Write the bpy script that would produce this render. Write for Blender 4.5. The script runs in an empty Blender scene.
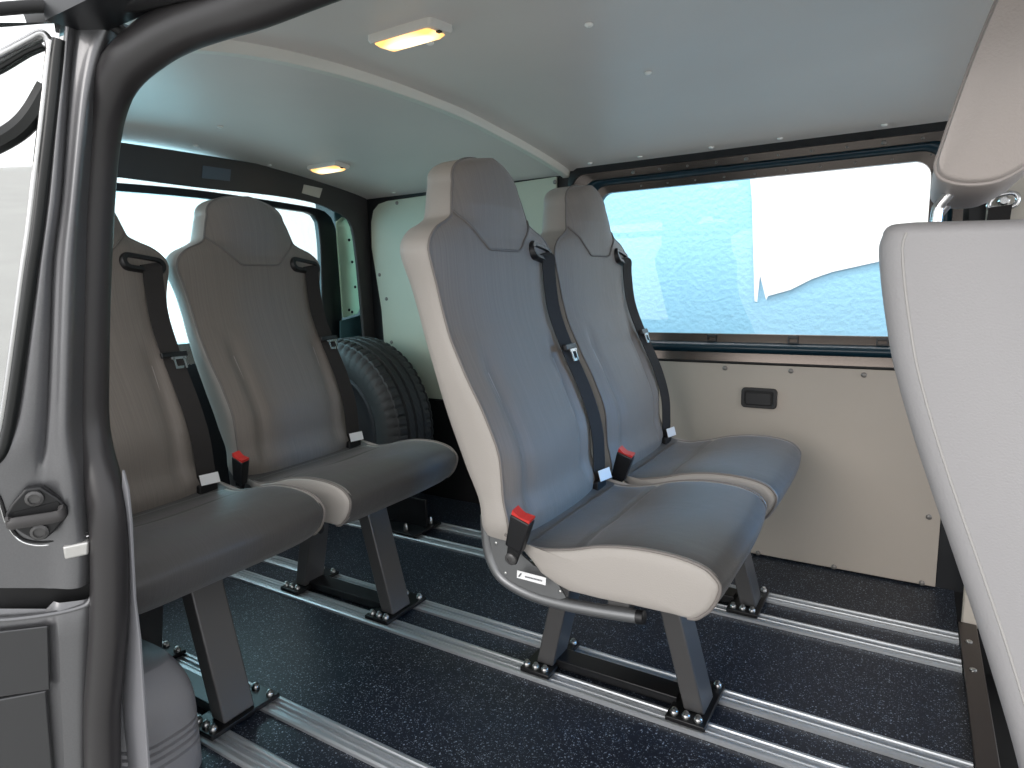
import bpy, bmesh, math, random
from mathutils import Vector, Matrix
random.seed(7)
C = bpy.context.scene.collection
V = Vector

# ------------------------------------------------------------------ camera
F = 648.115
CAM = V((0.41251, -1.09461, 0.83758))
YAW, PITCH, ROLL = math.radians(31.8775), math.radians(-8.6888), math.radians(-1.4308)
fw = V((-math.sin(YAW)*math.cos(PITCH), math.cos(YAW)*math.cos(PITCH), math.sin(PITCH)))
rt = V((math.cos(YAW), math.sin(YAW), 0)); up = rt.cross(fw)
rt, up = rt*math.cos(ROLL)+up*math.sin(ROLL), -rt*math.sin(ROLL)+up*math.cos(ROLL)
cd = bpy.data.cameras.new('camera'); cam = bpy.data.objects.new('camera', cd); C.objects.link(cam)
M = Matrix((rt, up, -fw)).transposed().to_4x4(); M.translation = CAM
cam.matrix_world = M
cd.sensor_width = 36; cd.lens = F*36/1024; cd.clip_start = 0.01
bpy.context.scene.camera = cam

def on(px, n, d, lift=0.0):
    """measured point of the photograph on the real plane n.X = d"""
    n = V(n); r = (px[0]-512)/F*rt-(px[1]-384)/F*up+fw
    p = CAM+r*((d-n.dot(CAM))/n.dot(r))
    return p+n.normalized()*lift
def onX(px, x): return on(px, (1,0,0), x)
def onY(px, y): return on(px, (0,1,0), y)
def onZ(px, z): return on(px, (0,0,1), z)

# ------------------------------------------------------------------ materials
def lin(c):
    return tuple((x/255/12.92 if x/255 <= .04045 else ((x/255+.055)/1.055)**2.4) for x in c)+(1,)
def mat(name, col, rough=.5, metal=0, bump=0, bscale=200, var=0, vscale=8, spec=.5, coat=0, sheen=0):
    m = bpy.data.materials.new(name); m.use_nodes = True
    nt = m.node_tree; b = nt.nodes['Principled BSDF']
    col = lin(col)
    b.inputs['Base Color'].default_value = col; b.inputs['Roughness'].default_value = rough
    b.inputs['Metallic'].default_value = metal; b.inputs['Specular IOR Level'].default_value = spec
    b.inputs['Coat Weight'].default_value = coat; b.inputs['Sheen Weight'].default_value = sheen
    tc = nt.nodes.new('ShaderNodeTexCoord')
    if var:
        n = nt.nodes.new('ShaderNodeTexNoise'); n.inputs['Scale'].default_value = vscale; n.inputs['Detail'].default_value = 4
        nt.links.new(tc.outputs['Object'], n.inputs['Vector'])
        r = nt.nodes.new('ShaderNodeMapRange'); r.inputs[1].default_value=.3; r.inputs[2].default_value=.7
        r.inputs[3].default_value = 1-var; r.inputs[4].default_value = 1+var
        nt.links.new(n.outputs['Fac'], r.inputs[0])
        x = nt.nodes.new('ShaderNodeVectorMath'); x.operation = 'SCALE'; x.inputs[0].default_value = col[:3]
        nt.links.new(r.outputs[0], x.inputs['Scale']); nt.links.new(x.outputs[0], b.inputs['Base Color'])
    if bump:
        n = nt.nodes.new('ShaderNodeTexNoise'); n.inputs['Scale'].default_value = bscale; n.inputs['Detail'].default_value = 3
        nt.links.new(tc.outputs['Object'], n.inputs['Vector'])
        u = nt.nodes.new('ShaderNodeBump'); u.inputs['Strength'].default_value = bump; u.inputs['Distance'].default_value = .002
        nt.links.new(n.outputs['Fac'], u.inputs['Height']); nt.links.new(u.outputs[0], b.inputs['Normal'])
    return m

def fabric_mat(name, col, axis_scale, rough=.55):
    """woven cloth: fine streaks along the seat, small weave bump, broad folds"""
    m = mat(name, col, rough, spec=.45, sheen=.15)
    nt = m.node_tree; b = nt.nodes['Principled BSDF']; tc = nt.nodes['Texture Coordinate']
    mp = nt.nodes.new('ShaderNodeMapping'); mp.inputs['Scale'].default_value = axis_scale
    nt.links.new(tc.outputs['Object'], mp.inputs['Vector'])
    n = nt.nodes.new('ShaderNodeTexNoise'); n.inputs['Scale'].default_value = 1; n.inputs['Detail'].default_value = 5; n.inputs['Roughness'].default_value=.7
    nt.links.new(mp.outputs[0], n.inputs['Vector'])
    r = nt.nodes.new('ShaderNodeMapRange'); r.inputs[1].default_value=.3; r.inputs[2].default_value=.7; r.inputs[3].default_value=.86; r.inputs[4].default_value=1.14
    nt.links.new(n.outputs['Fac'], r.inputs[0])
    x = nt.nodes.new('ShaderNodeVectorMath'); x.operation='SCALE'; x.inputs[0].default_value = lin(col)[:3]
    nt.links.new(r.outputs[0], x.inputs['Scale']); nt.links.new(x.outputs[0], b.inputs['Base Color'])
    f = nt.nodes.new('ShaderNodeTexNoise'); f.inputs['Scale'].default_value = 9; f.inputs['Detail'].default_value=2; f.inputs['Distortion'].default_value=.6
    nt.links.new(tc.outputs['Object'], f.inputs['Vector'])
    b1 = nt.nodes.new('ShaderNodeBump'); b1.inputs['Strength'].default_value=.2; b1.inputs['Distance'].default_value=.01
    nt.links.new(f.outputs['Fac'], b1.inputs['Height'])
    b2 = nt.nodes.new('ShaderNodeBump'); b2.inputs['Strength'].default_value=.3; b2.inputs['Distance'].default_value=.0012
    nt.links.new(n.outputs['Fac'], b2.inputs['Height']); nt.links.new(b1.outputs[0], b2.inputs['Normal'])
    nt.links.new(b2.outputs[0], b.inputs['Normal'])
    return m

def floor_mat():
    m = mat('speckled_vinyl', (22,27,38), .42, spec=.4)
    nt = m.node_tree; b = nt.nodes['Principled BSDF']; tc = nt.nodes['Texture Coordinate']
    def flecks(scale, thr):
        v = nt.nodes.new('ShaderNodeTexVoronoi'); v.inputs['Scale'].default_value = scale
        nt.links.new(tc.outputs['Object'], v.inputs['Vector'])
        lt = nt.nodes.new('ShaderNodeMath'); lt.operation='LESS_THAN'; lt.inputs[1].default_value = thr
        nt.links.new(v.outputs['Distance'], lt.inputs[0])
        sp = nt.nodes.new('ShaderNodeSeparateColor'); nt.links.new(v.outputs['Color'], sp.inputs[0])
        gt = nt.nodes.new('ShaderNodeMath'); gt.operation='MULTIPLY'; nt.links.new(lt.outputs[0], gt.inputs[0])
        pw = nt.nodes.new('ShaderNodeMath'); pw.operation='POWER'; pw.inputs[1].default_value=2.2; nt.links.new(sp.outputs[0], pw.inputs[0])
        nt.links.new(pw.outputs[0], gt.inputs[1]); return gt.outputs[0]
    a = flecks(150, .26); c = flecks(310, .3)
    s = nt.nodes.new('ShaderNodeMath'); s.operation='MAXIMUM'; nt.links.new(a, s.inputs[0]); nt.links.new(c, s.inputs[1])
    mx = nt.nodes.new('ShaderNodeMix'); mx.data_type='RGBA'; mx.inputs['A'].default_value = lin((24,29,40)); mx.inputs['B'].default_value = lin((150,160,172))
    nt.links.new(s.outputs[0], mx.inputs['Factor']); nt.links.new(mx.outputs['Result'], b.inputs['Base Color'])
    return m

def glass_mat(name, tint=(1,1,1), refl=.08):
    m = bpy.data.materials.new(name); m.use_nodes = True; nt = m.node_tree; nt.nodes.remove(nt.nodes['Principled BSDF'])
    out = nt.nodes['Material Output']
    t = nt.nodes.new('ShaderNodeBsdfTransparent'); t.inputs[0].default_value = (*tint, 1)
    g = nt.nodes.new('ShaderNodeBsdfGlossy'); g.inputs['Roughness'].default_value = .02; g.inputs[0].default_value = (1,1,1,1)
    x = nt.nodes.new('ShaderNodeMixShader')
    l = nt.nodes.new('ShaderNodeLayerWeight'); l.inputs[0].default_value = .25
    r = nt.nodes.new('ShaderNodeMapRange'); r.inputs[3].default_value = refl; r.inputs[4].default_value = .7
    nt.links.new(l.outputs['Facing'], r.inputs[0]); nt.links.new(r.outputs[0], x.inputs[0])
    nt.links.new(t.outputs[0], x.inputs[1]); nt.links.new(g.outputs[0], x.inputs[2]); nt.links.new(x.outputs[0], out.inputs[0])
    return m

def emit_mat(name, col, strength):
    m = bpy.data.materials.new(name); m.use_nodes = True
    b = m.node_tree.nodes['Principled BSDF']; b.inputs['Base Color'].default_value = lin(col)
    b.inputs['Emission Color'].default_value = lin(col); b.inputs['Emission Strength'].default_value = strength
    return m

FAB = fabric_mat('grey_woven_fabric', (124,116,109), (6,520,4))
FABC = fabric_mat('grey_cushion_fabric', (74,72,71), (4,520,5), .48)
VIN = mat('light_grey_leatherette', (166,160,154), .5, bump=.25, bscale=500)
PIPE = mat('grey_piping', (118,112,108), .55)
PIPED = mat('dark_seam', (112,106,101), .7)
BLK = mat('black_plastic', (24,24,26), .4)
BLKM = mat('black_matte', (14,14,16), .6)
WEB = mat('belt_webbing', (40,37,36), .85, bump=.4, bscale=900)
RED = mat('red_button', (200,52,48), .4)
WHITE = mat('white_label', (238,238,238), .6)
CHR = mat('chrome', (215,215,215), .18, 1)
STEEL = mat('bolt_steel', (190,190,188), .3, 1)
TUBEM = mat('grey_tube_paint', (120,121,122), .3, .55)
LEGM = mat('graphite_leg_paint', (84,83,83), .35, .3)
FOOT = mat('black_foot_plate', (18,18,20), .35, .2)
ALU = mat('aluminium_rail', (200,203,206), .42, .75)
ALUD = mat('rail_slot', (96,98,100), .4, 1)
FLOOR = floor_mat()
CEIL = mat('grey_ceiling_board', (226,219,214), .42, spec=.45, bump=.12, bscale=300, var=.03, vscale=3)
BOW = mat('bow_trim', (228,224,214), .4)
PANEL = mat('beige_panel', (176,166,155), .5, bump=.1, bscale=400, var=.03, vscale=3)
PANELG = mat('green_lit_panel', (190,196,178), .5, var=.04, vscale=3)  # greenish tint of the light painted into the beige rear panel's colour
DARK = mat('dark_frame_paint', (26,28,31), .35)
DARKB = mat('rear_beam_paint', (62,60,60), .5)
BROWNM = mat('brown_metal_strip', (88,82,78), .25, .8)
BLUEB = mat('dark_blue_trim', (16,44,56), .3)
BODY = mat('metallic_grey_paint', (112,112,114), .38, .65, var=.05, vscale=500, coat=.6)
BODYD = mat('metallic_dark_paint', (72,72,74), .3, .7, coat=.6)
SEAL = mat('rubber_seal', (46,44,45), .36, spec=.5)
RUB = mat('window_rubber', (20,22,22), .3)
GREYP = mat('grey_plastic', (128,128,132), .45, bump=.15, bscale=700)
TYRE = mat('tyre_rubber', (50,51,52), .6, bump=.2, bscale=300)
STEPM = mat('brown_step_metal', (74,66,62), .4, .5)
TRIMB = mat('beige_pillar_trim', (196,188,176), .5)
SEATL = mat('pale_grey_leatherette', (158,156,157), .5, bump=.25, bscale=420)
SEATT = mat('headrest_leatherette', (172,163,158), .48, bump=.25, bscale=420)
CAP = mat('white_cap', (252,252,248), .4)
SCR = mat('screw_head', (130,126,122), .4, .5)
FROST = bpy.data.materials.new('frosted_panel'); FROST.use_nodes = True
_n = FROST.node_tree; _b = _n.nodes['Principled BSDF']; _b.inputs['Base Color'].default_value = lin((215,232,215)); _b.inputs['Roughness'].default_value = .6
_t = _n.nodes.new('ShaderNodeBsdfTranslucent'); _t.inputs[0].default_value = lin((225,240,222)); _m = _n.nodes.new('ShaderNodeMixShader'); _m.inputs[0].default_value = .7
_n.links.new(_b.outputs[0], _m.inputs[1]); _n.links.new(_t.outputs[0], _m.inputs[2]); _n.links.new(_m.outputs[0], _n.nodes['Material Output'].inputs[0])
GLASS = glass_mat('clear_glass', refl=.02)
GLASSR = glass_mat('rear_glass', (.86,.95,.96))
GLASSM = glass_mat('mirrorlike_tinted_glass', (.3,.34,.34), .75)

# ------------------------------------------------------------------ mesh helpers
def obj(name, bm, m, parent=None, smooth=True, bevel=0, loc=None, ang=40, subsurf=0):
    bmesh.ops.recalc_face_normals(bm, faces=bm.faces[:])
    me = bpy.data.meshes.new(name); bm.to_mesh(me); bm.free()
    o = bpy.data.objects.new(name, me); C.objects.link(o)
    me.materials.append(m)
    if smooth:
        for p in me.polygons: p.use_smooth = True
        me.set_sharp_from_angle(angle=math.radians(ang))
    if bevel:
        b = o.modifiers.new('bevel', 'BEVEL'); b.width = bevel; b.segments = 3; b.limit_method = 'ANGLE'; b.angle_limit = math.radians(35)
        b.harden_normals = False
    if subsurf:
        s = o.modifiers.new('sub', 'SUBSURF'); s.levels = subsurf; s.render_levels = subsurf
    if parent: o.parent = parent
    if loc: o.location = loc
    return o
def thing(name, label, cat, loc=(0,0,0), group=None):
    o = bpy.data.objects.new(name, None); C.objects.link(o); o.location = loc; o.empty_display_size = .05
    o['label'] = label; o['category'] = cat
    if group: o['group'] = group
    return o
def tag(o, label, cat, group=None):
    o['label'] = label; o['category'] = cat
    if group: o['group'] = group
    return o
def struct(o): o['kind'] = 'structure'; return o
def box(bm, lo, hi):
    x0,y0,z0 = lo; x1,y1,z1 = hi
    v = [bm.verts.new(p) for p in ((x0,y0,z0),(x1,y0,z0),(x1,y1,z0),(x0,y1,z0),(x0,y0,z1),(x1,y0,z1),(x1,y1,z1),(x0,y1,z1))]
    for f in ((0,3,2,1),(4,5,6,7),(0,1,5,4),(1,2,6,5),(2,3,7,6),(3,0,4,7)): bm.faces.new([v[i] for i in f])
    return v
def NB(): return bmesh.new()
def boxes(*bs):
    bm = NB()
    for lo, hi in bs: box(bm, lo, hi)
    return bm
def hexa(a, b):
    """solid between two quads a and b"""
    bm = NB(); va=[bm.verts.new(p) for p in a]; vb=[bm.verts.new(p) for p in b]
    bm.faces.new(va); bm.faces.new(vb[::-1])
    for i in range(4): bm.faces.new((va[i],va[(i+1)%4],vb[(i+1)%4],vb[i]))
    return bm
def loft(bm, rings, closed=True, cap0=True, cap1=True):
    vr = [[bm.verts.new(p) for p in r] for r in rings]
    n = len(vr[0])
    for a, b in zip(vr, vr[1:]):
        for i in range(n if closed else n-1):
            j = (i+1) % n
            bm.faces.new((a[i], a[j], b[j], b[i]))
    if closed and cap0: bm.faces.new(vr[0][::-1])
    if closed and cap1: bm.faces.new(vr[-1])
    return vr
def smoothpath(pts, sub=6, closed=False):
    pts = [V(p) for p in pts]; out = []; n = len(pts)
    for i in range(n if closed else n-1):
        if closed: p0,p1,p2,p3 = pts[i-1],pts[i],pts[(i+1)%n],pts[(i+2)%n]
        else: p0,p1,p2,p3 = pts[max(i-1,0)],pts[i],pts[i+1],pts[min(i+2,n-1)]
        for k in range(sub):
            t = k/sub
            out.append(.5*((2*p1)+(p2-p0)*t+(2*p0-5*p1+4*p2-p3)*t*t+(3*p1-p0-3*p2+p3)*t**3))
    if not closed: out.append(pts[-1])
    return out
def sweep(bm, path, section, upv=V((0,0,1)), closed=False, caps=True):
    """section: list of (a,b) offsets along side and up"""
    path = [V(p) for p in path]; n = len(path); rings = []
    for i, p in enumerate(path):
        if closed: t = path[(i+1)%n]-path[i-1]
        else: t = path[min(i+1,n-1)]-path[max(i-1,0)]
        t.normalize(); s = t.cross(upv)
        if s.length < 1e-5: s = V((1,0,0))
        s.normalize(); u = s.cross(t).normalized()
        rings.append([p+s*a+u*b for a, b in section])
    if closed: rings.append(rings[0])
    loft(bm, rings, True, caps and not closed, caps and not closed)
    if closed: bmesh.ops.remove_doubles(bm, verts=bm.verts[:], dist=1e-6)
def circ(r, n=10, ry=None): return [(r*math.cos(2*math.pi*i/n), (ry or r)*math.sin(2*math.pi*i/n)) for i in range(n)]
def tube(path, r, n=10, upv=V((0,0,1)), closed=False, sub=0, ry=None):
    bm = NB(); p = smoothpath(path, sub, closed) if sub else path
    sweep(bm, p, circ(r, n, ry), upv, closed); return bm
def plate(pts, normal, th):
    """flat polygon extruded back along -normal"""
    bm = NB(); n = V(normal).normalized()
    a = [bm.verts.new(V(p)) for p in pts]; b = [bm.verts.new(V(p)-n*th) for p in pts]
    bm.faces.new(a); bm.faces.new(b[::-1])
    for i in range(len(a)):
        j=(i+1)%len(a); bm.faces.new((a[i],b[i],b[j],a[j]))
    return bm
def lathe(prof, axis_o, ax, n=16):
    """prof: (radius, height) along ax"""
    bm = NB(); ax = V(ax).normalized(); s = ax.orthogonal().normalized(); t = ax.cross(s); o = V(axis_o)
    rings = [[o+ax*h+(s*math.cos(2*math.pi*i/n)+t*math.sin(2*math.pi*i/n))*max(r,1e-4) for i in range(n)] for r, h in prof]
    loft(bm, rings); return bm
def screw(parent, p, n, r=.006, m=None, name='screw'):
    return obj(name, lathe([(r,0),(r*.95,r*.3),(r*.6,r*.55),(r*.25,r*.6)], p, n, 12), m or SCR, parent)
def rrect(x0, x1, z0, z1, r, k=8):
    out = []
    for cx, cz, a0 in ((x1-r,z1-r,0),(x0+r,z1-r,90),(x0+r,z0+r,180),(x1-r,z0+r,270)):
        for i in range(k+1):
            a = math.radians(a0+90*i/k); out.append((cx+r*math.cos(a), cz+r*math.sin(a)))
    return out
def interp(tab, x):
    if x <= tab[0][0]: return tab[0][1]
    for (a, fa), (b, fb) in zip(tab, tab[1:]):
        if x <= b: return fa+(fb-fa)*(x-a)/(b-a)
    return tab[-1][1]
def smoothtab(tab, x):
    """monotone-ish smooth interpolation"""
    n = len(tab)
    if x <= tab[0][0]: return tab[0][1]
    if x >= tab[-1][0]: return tab[-1][1]
    for i in range(n-1):
        (a, fa), (b, fb) = tab[i], tab[i+1]
        if x <= b:
            def sl(j):
                if j == 0 or j == n-1: return 0 if n < 3 else (tab[min(j+1,n-1)][1]-tab[max(j-1,0)][1])/(tab[min(j+1,n-1)][0]-tab[max(j-1,0)][0])
                d1=(tab[j][1]-tab[j-1][1])/(tab[j][0]-tab[j-1][0]); d2=(tab[j+1][1]-tab[j][1])/(tab[j+1][0]-tab[j][0])
                return 0 if d1*d2 <= 0 else 2*d1*d2/(d1+d2)
            h=b-a; t=(x-a)/h
            return fa*(1+2*t)*(1-t)**2+h*sl(i)*t*(1-t)**2+fb*t*t*(3-2*t)+h*sl(i+1)*t*t*(t-1)

# ------------------------------------------------------------------ setting: floor, ceiling
fl = struct(obj('floor', boxes(((-1.82,-.67,-.03),(.545,.905,0))), FLOOR, smooth=False))
struct(obj('floor_front', boxes(((.545,-1.0,-.2),(1.9,.95,-.12)), ((.546,.723,-.12),(1.9,.95,-.002))), BLKM, smooth=False))

CP = [(-.68,1.13),(-.62,1.165),(-.55,1.196),(-.437,1.229),(-.307,1.254),(-.197,1.266),(-.07,1.274),(.083,1.277),(.267,1.274),(.495,1.256),(.722,1.23),(.889,1.203),(.93,1.19)]
def cz(y): return smoothtab(CP, y)
ys = [-.62+i*(1.55/48) for i in range(49)]
bm = NB()
for xa, xb_, dz in ((-1.62,-.598,-.004),(-.598,1.7,.006)):
    ra = [(xa, y, cz(y)+dz) for y in ys]+[(xa, y, cz(y)+dz+.03) for y in ys[::-1]]
    rb = [(xb_, y, cz(y)+dz) for y in ys]+[(xb_, y, cz(y)+dz+.03) for y in ys[::-1]]
    loft(bm, [ra, rb])
ceil = struct(obj('ceiling', bm, CEIL, ang=30))
for px in ((589,31),(648,76),(220,127),(430,47)):
    p = onZ(px, 1.27); p.z = cz(p.y)+(.005 if p.x > -.598 else -.005); screw(ceil, p, (0,0,-1), .008, CAP, 'screw_cap')
for px in ((712,114),(640,149),(780,141),(884,129),(590,157)):
    p = onY(px, .86); p.z = cz(.86)+.005; screw(ceil, p, (0,0,-1), .008, CAP, 'screw_cap')
for px in ((197,158),(270,172),(391,195),(425,189)):
    p = onZ(px, 1.235); p.y = min(p.y,.87); p.z = cz(p.y)-.005; screw(ceil, p, (0,0,-1), .008, CAP, 'screw_cap')
bm = NB()
ra, rb = [], []
for x, dz in ((-.615,-.004),(-.612,-.012),(-.588,-.012),(-.584,.006)):
    ra.append([(x, y, cz(y)+dz) for y in ys])
loft(bm, [[(x, y, cz(y)+dz) for x, dz in ((-.618,0),(-.616,-.009),(-.610,-.013),(-.590,-.013),(-.586,-.008),(-.584,.010))] for y in ys])
struct(obj('trim_1', bm, BOW, ang=50))

# ------------------------------------------------------------------ far side wall and its window
YW = .889
wf = struct(obj('wall_far', boxes(((-1.8,YW+.016,-.05),(.9,.96,.60)), ((-1.8,YW+.016,.6),(-.56,.96,1.26)), ((.5,YW+.016,.6),(1.9,.96,1.26)),
        ((-.56,YW+.03,1.2),(.5,.96,1.26))), DARK, smooth=False))
obj('lower_panel', boxes(((-.70,YW,.006),(.503,YW+.014,.588))), PANEL, wf, bevel=.002)
pp = [(-1.475,1.0),(-1.47,1.10),(-1.455,1.145),(-1.425,1.168),(-1.38,1.176),(-.63,1.19),(-.63,.60),(-.72,.60),(-.72,.40),(-1.43,.40),(-1.44,.75)]
obj('rear_panel', plate([(x,YW,z) for x,z in pp], (0,-1,0), .013), PANELG, wf, bevel=.002)
obj('black_liner', boxes(((-1.8,YW-.004,.0),(-.72,YW+.012,.395))), BLKM, wf)
for px in ((725,368),(791,371),(864,375),(929,517),(758,553),(834,567),(922,583),(374,275),(381,299),(386,342),(397,203),(555,182)):
    p = onY(px, YW); 
    if px in ((374,275),(381,299),(386,342)): p.x += .03
    screw(wf, p, (0,-1,0), .0075)
w1 = thing('window_1', '', ''); del w1['label']; del w1['category']; struct(w1)
def ring(a, b, ya, yb, m, name, r_a, r_b, bulge=0):
    pa = rrect(*a, r_a); pb = rrect(*b, r_b); bm = NB(); secs = 5 if bulge else 1
    rs = []
    for k in range(secs+1):
        t = k/secs; y = ya+(yb-ya)*t-bulge*math.sin(math.pi*t)
        rs.append([(p[0]+(q[0]-p[0])*t, y, p[1]+(q[1]-p[1])*t) for p, q in zip(pa, pb)])
    rs.append([(q[0], max(ya,yb)+.02, q[1]) for q in pb])
    loft(bm, rs, True, False, False)
    return obj(name, bm, m, w1, ang=50)
R0 = (-.585,.512,.586,1.212); R1 = (-.572,.500,.592,1.187); R2 = (-.535,.478,.620,1.166); R3 = (-.505,.452,.651,1.146); R4 = (-.482,.428,.675,1.124)
ring(R0, R1, YW+.002, YW-.004, DARK, 'outer_frame', .05, .05)
ring(R1, R2, YW+.004, YW+.010, BROWNM, 'metal_strip', .05, .05)
ring(R2, R3, YW+.008, YW+.012, BLUEB, 'rubber_gasket', .05, .05, .016)
ring(R3, R4, YW+.020, YW+.026, BROWNM, 'inner_metal_strip', .045, .04)
obj('gasket', boxes(((-.535,YW-.006,.592),(.5,YW+.004,.595))), BLKM, w1)
pts = rrect(*R4, .04); obj('glass_pane', plate([(x,YW+.034,z) for x,z in pts], (0,-1,0), .004), GLASS, w1, smooth=False)
for px in ((712,340),(793,343),(882,346)):
    p = onY(px, YW+.022)
    bm = boxes(((p.x-.014,p.y-.007,.666),(p.x+.014,p.y+.003,.672)), ((p.x-.014,p.y-.007,.655),(p.x-.011,p.y+.003,.666)), ((p.x+.011,p.y-.007,.655),(p.x+.014,p.y+.003,.666)),
        ((p.x-.014,p.y-.007,.652),(p.x+.014,p.y+.003,.655)), ((p.x-.003,p.y-.007,.645),(p.x+.003,p.y+.003,.653)))
    obj('clip', bm, DARK, w1)
for i in range(10):
    x = -.36+i*.085
    screw(w1, (x, YW+.007, 1.176), (0,-1,0), .0035 if i%4 else .006, SCR); 
    screw(w1, (x+.02, YW+.022, 1.135), (0,-1,0), .003, SCR)
# recessed handle in the panel
h = thing('recessed_handle', 'black rectangular recessed pull handle in beige panel below window', 'handle', (.037,YW,.49))
def ringplate(o, i, y0, y1):
    bm = NB(); pa=[(x,y1,z) for x,z in o]; pb=[(x,y0,z) for x,z in o]; pc=[(x,y0,z) for x,z in i]; pd=[(x,y1,z) for x,z in i]
    loft(bm,[pa,pb,pc,pd],True,False,False); return bm
obj('handle_frame', ringplate(rrect(-.05,.05,-.03,.03,.012), rrect(-.04,.04,-.021,.021,.007), -.008, -.0005), BLK, h, bevel=.001)
obj('handle_pocket', plate([(x,-.002,z) for x,z in rrect(-.041,.041,-.022,.022,.006)], (0,-1,0), .0012), BLKM, h, smooth=False)
obj('handle_flap', plate([(x,-.006,z) for x,z in rrect(-.037,.033,-.019,.014,.004)], (0,-1,0), .0035), BLK, h)

# ------------------------------------------------------------------ rear end
wr = struct(obj('wall_rear', boxes(((-1.86,-.68,-.05),(-1.79,.96,.66)), ((-1.56,-.68,1.188),(-1.53,.93,1.26))), DARK, smooth=False))  # upper box added behind the beam to block light reaching the ceiling
XR = -1.5
out = [onX(p, XR) for p in ((108,141),(120,142),(200,154),(300,171),(338,180),(362,190),(370,210),(374,250),(378,290),(386,345))]
inn = [onX(p, XR) for p in ((108,176),(120,177),(199,187.3),(275,195.4),(316,203),(335,211),(350,221),(356,250),(361,300),(365,345))]
out = smoothpath(out, 4); inn = smoothpath(inn, 4)
N = 40
def resample(p, n):
    L = [0]
    for a, b in zip(p, p[1:]): L.append(L[-1]+(b-a).length)
    o = []
    for i in range(n):
        s = L[-1]*i/(n-1); k = max(j for j in range(len(L)) if L[j] <= s+1e-9); k = min(k, len(p)-2)
        o.append(p[k].lerp(p[k+1], (s-L[k])/max(L[k+1]-L[k],1e-9)))
    return o
def band(o, i, th, n=N, mirror=None):
    o = resample(o, n); i = resample(i, n)
    if mirror is not None:
        y0 = min(p.y for p in o)-.03
        mo = [V((p.x, mirror-p.y, p.z)) for p in o if mirror-p.y < y0]; mi = [V((q.x, mirror-q.y, q.z)) for p, q in zip(o, i) if mirror-p.y < y0]
        o = mo[::-1]+o; i = mi[::-1]+i
    bm = NB(); loft(bm, [[a+V((0,0,.05)) if False else a, b, b-V((th,0,0)), a-V((th,0,0))] for a, b in zip(o, i)]); return bm
obj('rear_beam', band(out, inn, .015, mirror=.2), DARKB, wr, bevel=.004)
w2 = thing('window_2', '', ''); del w2['label']; del w2['category']; struct(w2)
XF = -1.6
fo = smoothpath([onX(p, XF) for p in ((105,181.5),(200,190),(300,205),(322,210),(332,218),(338,240),(341,290),(344,350))], 4)
fi = smoothpath([onX(p, XF) for p in ((105,190),(200,198),(300,211),(313,214.5),(318,222),(321,250),(322,290),(324,350))], 4)
obj('window_frame', band(fo, fi, .025, mirror=.24), DARK, w2, bevel=.004)
obj('glass_pane', boxes(((-1.655,-.66,.6),(-1.650,.905,1.2))), GLASSR, w2, smooth=False)
px_ = [(336,222),(342,217),(349,219),(354,232),(361,305),(358,314),(343,318),(341,290)]
pan = obj('pillar_panel', plate([onX(p, -1.56) for p in px_], (1,0,0), .006), FROST, w2, bevel=.003)
for px in ((349,240),(352,262),(355,287),(349,310),(352,312)): screw(pan, onX(px, -1.559), (1,0,0), .006, BLKM, 'hole')
obj('side_trim', plate([onX(p, -1.57) for p in ((334,205),(352,212),(350,219),(336,221))], (1,0,0), .008), mat('teal_dark_paint',(70,104,110),.35), w2)
obj('side_trim', plate([onX(p, -1.57) for p in ((341,321),(361,315),(366,350),(341,350))], (1,0,0), .008), bpy.data.materials['teal_dark_paint'], w2)
# stickers on the rear beam
def decal(name, pxs, x, m, label):
    return tag(obj(name, plate([onX(p, x) for p in pxs], (1,0,0), .0015), m, smooth=False), label, 'sticker')
decal('sticker', ((304,184.5),(322.5,188.5),(319.5,198),(302,193)), XR+.0025, mat('pale_sticker',(200,196,186),.6), 'small pale rectangular sticker on dark beam above rear window')
decal('sticker', ((203,165.5),(231,169.5),(230,181),(202,178)), XR+.0025, mat('bluegrey_sticker',(84,96,108),.3), 'blue grey rectangular patch on dark beam above rear seat headrest')

# spare tyre
TR, TW = .328, .25
ty = thing('spare_tyre', 'black spare tyre standing upright behind rear seat beside far panel', 'tyre', (-1.395,.665,0))
def trot(v):
    a=.05; v=V(v); return V((v.x*math.cos(a)+v.y*math.sin(a), -v.x*math.sin(a)+v.y*math.cos(a), v.z+TR))
def revolve(prof, n, closedprof=False, fn=None):
    bm = NB(); rings=[]
    for i in range(n):
        a = 2*math.pi*i/n
        rings.append([trot((r*math.cos(a), y, r*math.sin(a))) for r, y in (fn(i,prof) if fn else prof)])
    rings.append(rings[0]); loft(bm, rings, closedprof, False, False); bmesh.ops.remove_doubles(bm, verts=bm.verts[:], dist=1e-6); return bm
side = [(.205,-.085),(.215,-.1),(.25,-.112),(.285,-.11),(.305,-.1),(.316,-.088)]
tread=[]
gy=[-.088,-.083,-.056,-.053,-.046,-.043,-.016,-.013,-.005,-.002,.025,.028,.036,.039,.066,.069,.076,.079,.088]
inner = side+[(TR-.012 if i in(4-1+0,) else TR-.003*abs(y)/.088, y) for i,y in enumerate(gy)]
prof = list(side)
grooves = [(-.05,.007),(-.010,.007),(.031,.007),(.072,.006)]
yy=-.086
while yy<.0865:
    d = any(abs(yy-g)<.0042 for g,_ in grooves)
    prof.append((TR-(.010 if d else 0)-.9*max(0,abs(yy)-.06)**2*10, yy)); yy+=.0036
prof += [(.316,.09),(.305,.1),(.285,.11),(.25,.112),(.215,.1),(.205,.085)]
def sipe(i, pr):
    o=[]
    for r,y in pr:
        if abs(y)>.05 and abs(y)<.102 and r>.3 and i%4==0: r-=.005
        elif abs(y)<.05 and r>.32 and (i+int(y*260))%4==0: r-=.003
        o.append((r,y))
    return o
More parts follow.
